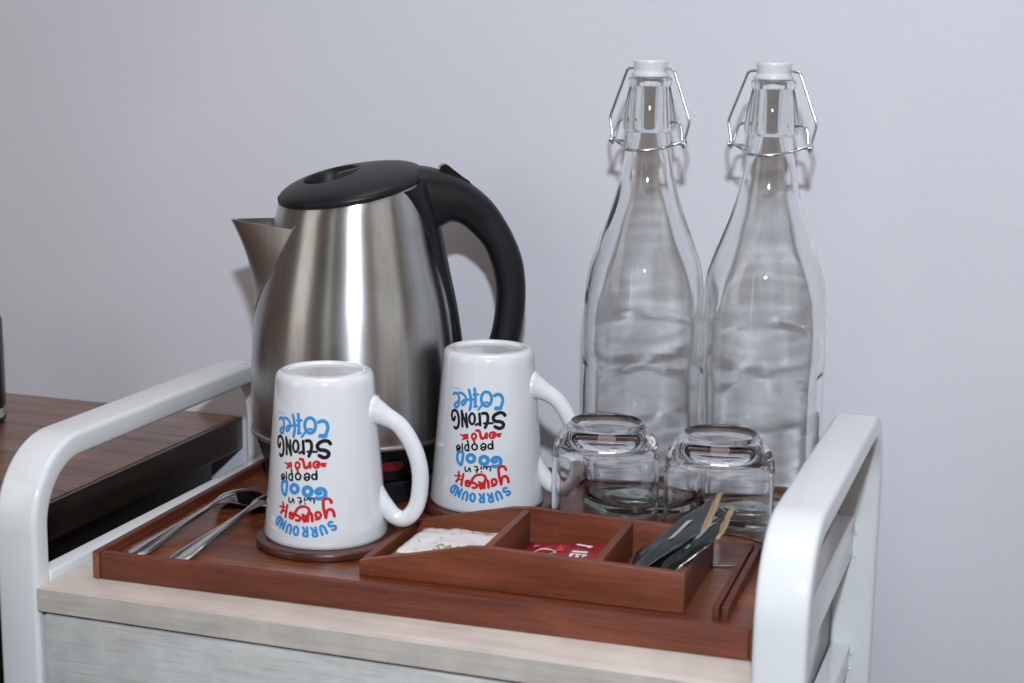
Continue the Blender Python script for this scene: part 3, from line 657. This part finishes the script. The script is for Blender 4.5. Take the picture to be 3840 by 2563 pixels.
BP = [(r_, up_(z_)) for r_, z_ in BP]; BI = [(r_, up_(z_)) for r_, z_ in BI]
def dens(p):
    o_ = [p[0]]
    for a_, b_ in zip(p, p[1:]):
        n_ = max(1, int(math.dist(a_, b_)/.0019))
        o_ += [(a_[0]+(b_[0]-a_[0])*k_/n_, a_[1]+(b_[1]-a_[1])*k_/n_) for k_ in range(1, n_+1)]
    return o_
def bottle_mesh(seed):
    prof = dens(spl(BP, 3))+dens(spl(BI, 3)); prof[0] = (0, prof[0][1]); prof[-1] = (0, prof[-1][1])
    bm = lathe_bm(prof, 144)
    for v_ in bm.verts:
        r_ = math.hypot(v_.co.x, v_.co.y)
        if r_ > 1e-5 and v_.co.z > .004:
            k = noise.noise(Vector((v_.co.x*42, v_.co.y*42, v_.co.z*15+seed)))
            k2 = noise.noise(Vector((v_.co.x*30, v_.co.y*30, v_.co.z*130+seed)))
            if r_ < .0412 and v_.co.z < .26 and (r_ < krb(v_.co.z)-.0012): v_.co.x += v_.co.x/r_*(k*.00095+k2*.00005); v_.co.y += v_.co.y/r_*(k*.00095+k2*.00005)
            else: v_.co.x += v_.co.x/r_*k*.00018; v_.co.y += v_.co.y/r_*k*.00018
    return me_of(bm, 'glass_body')
def krb(z):
    for (r0, z0), (r1, z1) in zip(BP[3:], BP[4:]):
        if z <= z1: return r0+(r1-r0)*(z-z0)/(z1-z0) if z1 > z0 else r1
    return .014
def bottle(x, y, label, seed, wire_ang):
    t = empty('swing_top_bottle', (x, y, TZ), 0, label, 'bottle', 'clear swing-top bottles against the wall')
    b = link('glass_body', bottle_mesh(seed), m_bottle, t, True)
    b.cycles.is_caustics_caster = True
    cap = lathe('stopper', [(0, .3050), (.0085, .3053), (.0096, .3085), (.0101, .3114), (.0134, .3117), (.0136, .3130), (.0128, .3146), (.0118, .3154), (.0118, .3180), (.0121, .3205), (.0123, .3222), (.0119, .3232), (.0108, .3236), (.0090, .3231), (0, .3229)], m_capw, t, 64, 50)
    cap.cycles.is_caustics_receiver = True
    w = bpy.data.objects.new('wire_bail', None); 
    def wire(nm, pts, closed=False, n=5, r_=.00100):
        o = tube(nm, smooth_curve([Vector(p) for p in pts], n) if not closed else [Vector(p) for p in pts], r_, m_wire, t, ns=10, closed=closed)
        o.rotation_euler = (0, 0, wire_ang); return o
    # bail: out from the stopper and down both sides to the joints
    for s in (-1, 1):
        wire('wire_bail', [(s*.0090, 0, .3168), (s*.0150, 0, .3173), (s*.0186, 0, .3164), (s*.0204, 0, .3133), (s*.0262, 0, .2988), (s*.0312, 0, .2863), (s*.0322, 0, .2833), (s*.0322, 0, .2798), (s*.0300, -.0006, .2703), (s*.0290, -.0010, .2670)], n=4)
        # inner arm from the collar dimple to the joint
        wire('wire_arm', [(s*.0150, .0006, .2803), (s*.0222, .0006, .2810), (s*.0250, .0004, .2793), (s*.0266, 0, .2748), (s*.0276, -.0010, .2688)], n=4)
        # joint coil
        cx = s*.0283
        wire('wire_coil', [(cx+.0017*math.cos(q)*0+s*(k_*.00013), -.001+.0019*math.cos(q), .2660+.0026*math.sin(q)) for k_, q in enumerate([2*PI*i/12 for i in range(20)])], n=2, r_=.0008)
        wire('wire_lever', [(s*.0290, -.0008, .2660), (s*.0235, -.0010, .2658), (s*.0190, -.0016, .2661)], n=3)
    # lever loop passing round the front of the neck
    loop = [(-.0283, -.0010, .2670), (-.0235, -.0050, .2655)]
    loop += [(-.0178*math.cos(q), -.0178*math.sin(q)-.002, .2640-.0030*math.sin(q)) for q in [PI*i/10 for i in range(1, 10)]]+[(.0235, -.0050, .2655)]
    loop += [(.0283, -.0010, .2670)]
    wire('wire_loop', loop, n=4)
    return t
bottle(.3185, .2900, 'left of the two clear swing-top bottles, nearer the kettle', 3.1, R(-17))
bottle(.4055, .2900, 'right of the two clear swing-top bottles, behind the right tumbler', 8.7, R(-13))

# ------------------------------------------------------------------ tumblers standing upside down
def tumbler(x, y, label, seed):
    R0, H = .0366, .0815
    outer = [(R0-.0010, 0), (R0-.0002, .0006), (R0, .0018), (R0+.0001, .02), (R0+.0001, .045), (R0, .0570), (R0-.0006, .0630), (R0-.0024, .0688), (R0-.0052, .0732), (R0-.0084, .0765), (R0-.0108, .0790), (.0250, .0806), (.0241, .0812), (.0231, .0808), (.0215, .0796), (.018, .0788), (.009, .0783), (0, .0782)]
    inner = [(0, .0680), (.012, .0679), (.021, .0672), (.0280, .0640), (.0325, .0585), (.0345, .0500), (.0349, .038), (.0350, .020), (.0350, .0030), (.0352, .0010), (R0-.0012, .0002)]
    so, si = spl(outer, 3), spl(inner, 3); so[-1] = (0, so[-1][1]); si[0] = (0, si[0][1])
    bm = lathe_bm(so+si+[so[0]][:0], 112)
    # close the lip
    bm.verts.ensure_lookup_table()
    me = me_of(bm, 'tumbler')
    bm = bmesh.new(); bm.from_mesh(me)
    ed = [e for e in bm.edges if len(e.link_faces) == 1]
    if ed: bmesh.ops.bridge_loops(bm, edges=ed)
    for v_ in bm.verts:
        r_ = math.hypot(v_.co.x, v_.co.y)
        if r_ > .004:
            k = noise.noise(Vector((v_.co.x*22+seed, v_.co.y*22, v_.co.z*18))); f = .00045 if v_.co.z > .055 else (.0003 if r_ < .0356 else .0001)
            v_.co.x += v_.co.x/r_*k*f; v_.co.y += v_.co.y/r_*k*f
    bmesh.ops.recalc_face_normals(bm, faces=bm.faces); bm.to_mesh(me); bm.free()
    o = link('glass_tumbler', me, m_tumbler, None, True, (x, y, TZ+.0003)); o.cycles.is_caustics_caster = True
    return tag(o, label, 'glass', 'upside-down clear tumblers in front of the bottles')
tumbler(.3160, .2070, 'left upside-down clear tumbler, beside the rear mug handle', 1.0)
tumbler(.3955, .2040, 'right upside-down clear tumbler, behind the black packets', 5.0)

# ------------------------------------------------------------------ divided box
BXR = .026
box = empty('divided_box', (.1932, .0690, TZ+.0002), BXR, 'brown wooden divided box with sloping left side, holding sachets and packets', 'box')
T = .0055; BW, BDp = .2100, .0965
HL, HP, HRr, XP = .0096, .0272, .0250, .0850
pro = [(0, 0), (BW, 0), (BW, HRr), (XP+.012, HP-.0003), (XP, HP), (XP-.012, HP-.0012), (0, HL)]
prism('front_panel', pro, 0, T, m_box, box, .0007)
prism('back_panel', pro, BDp-T, BDp, m_box, box, .0007)
boxm('side_panel', 0.0003, T, T+.0002, BDp-T-.0002, 0, HL+.0006, m_boxy, box, .0007)
boxm('side_panel', BW-T, BW-.0003, T+.0002, BDp-T-.0002, 0, HRr-.0003, m_boxy, box, .0007)
boxm('divider', XP-.0035, XP+.0015, T+.0002, BDp-T-.0002, 0, HP-.0008, m_boxy, box, .0007)
boxm('divider', .1520, .1572, T+.0002, BDp-T-.0002, 0, HRr+.0001, m_boxy, box, .0007)
boxm('base_panel', T+.0002, BW-T-.0002, T+.0002, BDp-T-.0002, .0002, .0022, m_box, box, 0)

# ------------------------------------------------------------------ sachets and packets
def sheet(name, c, mat_, bulge, th=.0004, n=18, curl=0, seed=0, wob=.0006, edge=None):
    """four world corners c (near-left, near-right, far-right, far-left) -> puffed sachet"""
    c = [Vector(q) for q in c]; nm = (c[1]-c[0]).cross(c[3]-c[0]).normalized()
    if nm.z < 0: nm = -nm
    me = bpy.data.meshes.new(name); vs, fs, uv = [], [], []
    def pt(u, v_, s):
        p = (c[0]*(1-u)+c[1]*u)*(1-v_)+(c[3]*(1-u)+c[2]*u)*v_
        b_ = (max(0, 1-abs(2*u-1)**3.2)*max(0, 1-abs(2*v_-1)**3.2))
        w_ = noise.noise(Vector((u*5+seed, v_*5, seed)))*wob*2+noise.noise(Vector((u*13+seed, v_*11, 2)))*wob
        return p+nm*(s*(bulge*b_+th/2)+w_+curl*(abs(2*v_-1)**2))
    for s in (1, -1):
        for j in range(n+1):
            for i in range(n+1): vs.append(pt(i/n, j/n, s))
    k = (n+1)*(n+1)
    for j in range(n):
        for i in range(n):
            q = j*(n+1)+i; fs.append((q, q+1, q+n+2, q+n+1)); fs.append((k+q, k+q+n+1, k+q+n+2, k+q+1))
    bd = [i for i in range(n)]+[j*(n+1)+n for j in range(n)]+[n*(n+1)+n-i for i in range(n)]+[(n-j)*(n+1) for j in range(n)]
    for a_, b_ in zip(bd, bd[1:]+bd[:1]): fs.append((a_, k+a_, k+b_, b_))
    me.from_pydata(vs, [], fs); me.validate()
    o = link(name, me, mat_, None, True); o['_'] = 0; del o['_']
    return o, pt
def decal(name, polys, pt, mat_, parent, w=0, off=.0003):
    """strokes in sachet uv -> thin printed marks just above its face"""
    bm = bmesh.new()
    for st_ in polys:
        if w == 0:
            bm.faces.new([bm.verts.new(pt(u, v_, 1)+Vector((0, 0, off))) for u, v_ in st_]); continue
        for A, B in zip(st_, st_[1:]):
            dx, dy = B[0]-A[0], B[1]-A[1]; l = math.hypot(dx, dy) or 1; nx, ny = -dy/l*w/2, dx/l*w/2; ex, ey = dx/l*w/3, dy/l*w/3
            bm.faces.new([bm.verts.new(pt(u, v_, 1)+Vector((0, 0, off))) for u, v_ in ((A[0]+nx-ex, A[1]+ny-ey), (B[0]+nx+ex, B[1]+ny+ey), (B[0]-nx+ex, B[1]-ny+ey), (A[0]-nx-ex, A[1]-ny-ey))])
    return link(name, me_of(bm, name), mat_, parent)
m_paper = mat('pale_paper', (.72, .69, .70), .6); m_green = mat('olive_print', (.30, .34, .07), .6)
m_redfoil = mat('red_foil', (.36, .014, .028), .24, .35); m_red2 = mat('bright_red_print', (.55, .02, .02), .3); m_whp = mat('white_print', (.75, .70, .70), .4)
m_gfoil = mat('grey_glossy_foil', (.035, .042, .046), .2, .2); m_kfoil = mat('black_glossy_foil', (.008, .010, .011), .2); m_tan = mat('tan_foil_edge', (.34, .25, .165), .4, .3)
m_teal = mat('teal_print', (.16, .27, .28), .35)
zf = TZ+.0026
su, spt = sheet('sugar_sachet', [(.2075, .0960, .0198), (.2610, .0900, .0205), (.2600, .1560, .0215), (.2048, .1500, .0200)], m_paper, .0022, seed=2.3, wob=.0007)
tag(su, 'white paper sachet with olive green print in the left compartment of the wooden box', 'sachet')
su2, spt2 = sheet('sugar_sachet', [(.2030, .0920, .0160), (.2640, .0840, .0165), (.2640, .1350, .0165), (.2020, .1400, .0160)], m_green, .0006, seed=6.3, wob=.0002)
tag(su2, 'green edged sachet mostly hidden beneath the white paper sachet', 'sachet')
Sg = [(.9, .85), (.5, 1), (.12, .8), (.3, .55), (.75, .45), (.9, .2), (.5, 0), (.1, .15)]; Ug = [(.1, 1), (.12, .3), (.5, 0), (.88, .3), (.9, 1)]
let = []
for k_, g_ in enumerate((Sg, Ug, Sg)): let.append([(.74-k_*.11-(x_)*.085, .34-.22*z_+.0) for x_, z_ in g_])
decal('letter_print', let, spt, m_green, su, .028)
rnd = random.Random(5); tw = []
for _ in range(16):
    u0, v0 = .12+rnd.random()*.76, .12+rnd.random()*.8
    for k_ in range(3):
        an = rnd.random()*PI; tw.append([(u0, v0), (u0+.03*math.cos(an), v0+.03*math.sin(an))])
for _ in range(9):
    u0 = .25+rnd.random()*.6; tw.append([(u0, .97), (u0+.05, .9), (u0+.12, .86)])
for k_ in range(0, len(tw)-9, 3): decal('sprig_print', tw[k_:k_+3], spt, m_green, su, .010)
for k_ in range(len(tw)-9, len(tw)): decal('sprig_print', tw[k_:k_+1], spt, m_green, su, .010)
rs, rpt = sheet('coffee_sachet', [(.2835, .1050, .0185), (.3400, .1050, .0190), (.3370, .1600, .0215), (.2825, .1460, .0205)], m_redfoil, .0030, seed=4.1, wob=.0006)
tag(rs, 'dark red foil coffee sachet with white lettering in the middle compartment', 'sachet')
# N and E turned sideways, a white ring and a bright red point
def rot_letter(st_, u0, v0, su_, sv_): return [(u0+su_*z_, v0-sv_*x_) for x_, z_ in st_]
Ng = [(0, 0), (0, 1), (1, 0), (1, 1)]
Eg = [[(1, 1), (0, 1), (0, 0), (1, 0)], [(0, .5), (.8, .5)]]
decal('letter_print', [rot_letter(Ng, .62, .74, .15, .24)]+[rot_letter(e_, .62, .42, .15, .20) for e_ in Eg], rpt, m_whp, rs, .045)
decal('ring_print', [[(.30+.13*math.cos(q), .40+.13*math.sin(q)) for q in [2*PI*i/16 for i in range(17)]]], rpt, m_whp, rs, .022)
decal('point_print', [[(.40, .50), (.52, .48), (.42, .74)]], rpt, m_red2, rs)
decal('small_print', [[(.12+.02*k_, .66+.02*(k_ % 2)), (.13+.02*k_, .72)] for k_ in range(4)], rpt, m_whp, rs, .008)
# packets: corners given in the world
PK1 = [(.3650, .0840, .0255), (.4040, .1100, .0510), (.4045, .1490, .0650), (.3605, .1240, .0290)]
PK2 = [(.3860, .0805, .0250), (.4156, .1000, .0510), (.4165, .1300, .0612), (.3720, .0970, .0270)]
PK3 = [(.3560, .0850, .0190), (.3860, .1000, .0330), (.3860, .1280, .0380), (.3560, .1200, .0200)]
for nm_, P_, mm, lab, sd in (('drink_packet', PK1, m_gfoil, 'glossy grey packet with a tan end leaning up in the right compartment', 1.2), ('drink_packet', PK2, m_kfoil, 'black packet with a tan end leaning in front of the grey packet', 7.7)):
    o, pt_ = sheet(nm_, P_, mm, .0030, seed=sd, wob=.0004)
    tag(o, lab, 'packet')
    c1, c2 = Vector(P_[1]), Vector(P_[2]); d_ = ((Vector(P_[1])-Vector(P_[0])).normalized()+(Vector(P_[2])-Vector(P_[3])).normalized())*.5
    e_, _p = sheet('tan_end', [c1, c1+d_*.0065, c2+d_*.0075, c2], m_tan, .0003, seed=sd+1, wob=.0006, n=10); e_.parent = o
    if sd > 5: decal('logo_print', [[(.55, .42), (.70, .50), (.82, .66), (.86, .72)]], pt_, m_teal, o, .09, .0005)
    else: decal('logo_print', [[(.60, .30), (.70, .42), (.76, .50)]], pt_, mat('pale_logo', (.40, .42, .41), .35), o, .11, .0005)

o3, _p = sheet('drink_packet', PK3, m_kfoil, .0015, seed=3.4, wob=.0008); tag(o3, 'black packet mostly hidden underneath the grey packet in the right compartment', 'packet')
# ------------------------------------------------------------------ spoons lying face down
def spoon(x, y, rz, label):
    Ls = .155
    t = empty('teaspoon', (x, y, TZ), rz, label, 'spoon', 'two steel teaspoons lying face down on the tray')
    tb = [(0, .0040, .0008, .0008), (.003, .0068, .0008, .0012), (.010, .0079, .0012, .0014), (.025, .0067, .0028, .0014), (.045, .0046, .0048, .0014), (.065, .0030, .0066, .0014),
          (.085, .0024, .0086, .0014), (.097, .0027, .0101, .0015), (.104, .0047, .0102, .0022), (.110, .0086, .0080, .0050), (.118, .0128, .0046, .0084), (.128, .0151, .0019, .0103),
          (.138, .0145, .0009, .0094), (.147, .0110, .0006, .0064), (.1530, .0060, .0005, .0030), (.1560, .0012, .0005, .0006)]
    q3 = smooth_curve([Vector(r_[:3]) for r_ in tb], 6); q4 = smooth_curve([Vector((r_[0], r_[3], 0)) for r_ in tb], 6)
    def piece(nm, i_a, i_b):
        bm = bmesh.new(); top, bot = [], []; nv = 24
        for i in range(i_a, i_b+1):
            y_, w_, e_ = q3[i]; d_ = q4[i].y; ra, rb_ = [], []
            hb = min(1, max(0, (.100-y_)/.03))
            for j in range(nv+1):
                q = math.sin((j/nv*2-1)*PI/2)
                z_ = e_+d_*(1-abs(q)**2.3)+.0011+hb*.0005*math.exp(-((abs(q)-.72)/.13)**2)
                ra.append(bm.verts.new((w_*q, y_, z_))); rb_.append(bm.verts.new((w_*q*.97, y_, z_-.0010-.0004*(1-q*q))))
            top.append(ra); bot.append(rb_)
        for G in (top, bot):
            for A, B in zip(G, G[1:]):
                for j in range(nv): bm.faces.new((A[j], A[j+1], B[j+1], B[j]))
        for i in range(len(top)-1):
            for j in (0, nv): bm.faces.new((top[i][j], top[i+1][j], bot[i+1][j], bot[i][j]))
        for i in ((0,) if i_a == 0 else (-1,)):
            for j in range(nv): bm.faces.new((top[i][j], top[i][j+1], bot[i][j+1], bot[i][j]))
        o_ = link(nm, me_of(bm, nm), m_spoon, t, True); o_.data.set_sharp_from_angle(angle=R(75)); return o_
    cut = 8*6-2
    piece('handle', 0, cut); piece('bowl', cut, len(q3)-1)
    return t
spoon(.0405, .0470, R(-4.5), 'left teaspoon lying face down along the rim of the tray')
spoon(.0725, .0460, R(-2.5), 'right teaspoon lying face down, its bowl hidden behind the front mug')

# ------------------------------------------------------------------ caustics through the clear glass
for o in bpy.data.objects:
    if o.type == 'MESH' and (o is wall or (o.parent is not None and o.parent in (tray,))): o.cycles.is_caustics_receiver = True

# ------------------------------------------------------------------ work in decimetres: small lengths upset the caustic solver
UN = 50.0
for o in list(bpy.data.objects):
    if o.parent is None and o.type in ('MESH', 'EMPTY'): o.location *= UN; o.scale = (UN, UN, UN)
    if o.type == 'LIGHT': o.location *= UN; o.data.size *= UN; o.data.size_y *= UN; o.data.energy *= UN*UN
Mc = cam.matrix_world.copy(); Mc.translation = CAMP*UN; cam.matrix_world = Mc
cam_d.dof.focus_distance *= UN; cam_d.dof.aperture_fstop /= UN; cam_d.clip_start *= UN; cam_d.clip_end *= UN
for m_ in bpy.data.materials:
    if m_.use_nodes:
        for n_ in m_.node_tree.nodes:
            if n_.type == 'BUMP': n_.inputs['Distance'].default_value *= UN
            if n_.type == 'BSDF_PRINCIPLED': n_.inputs['Subsurface Scale'].default_value *= UN
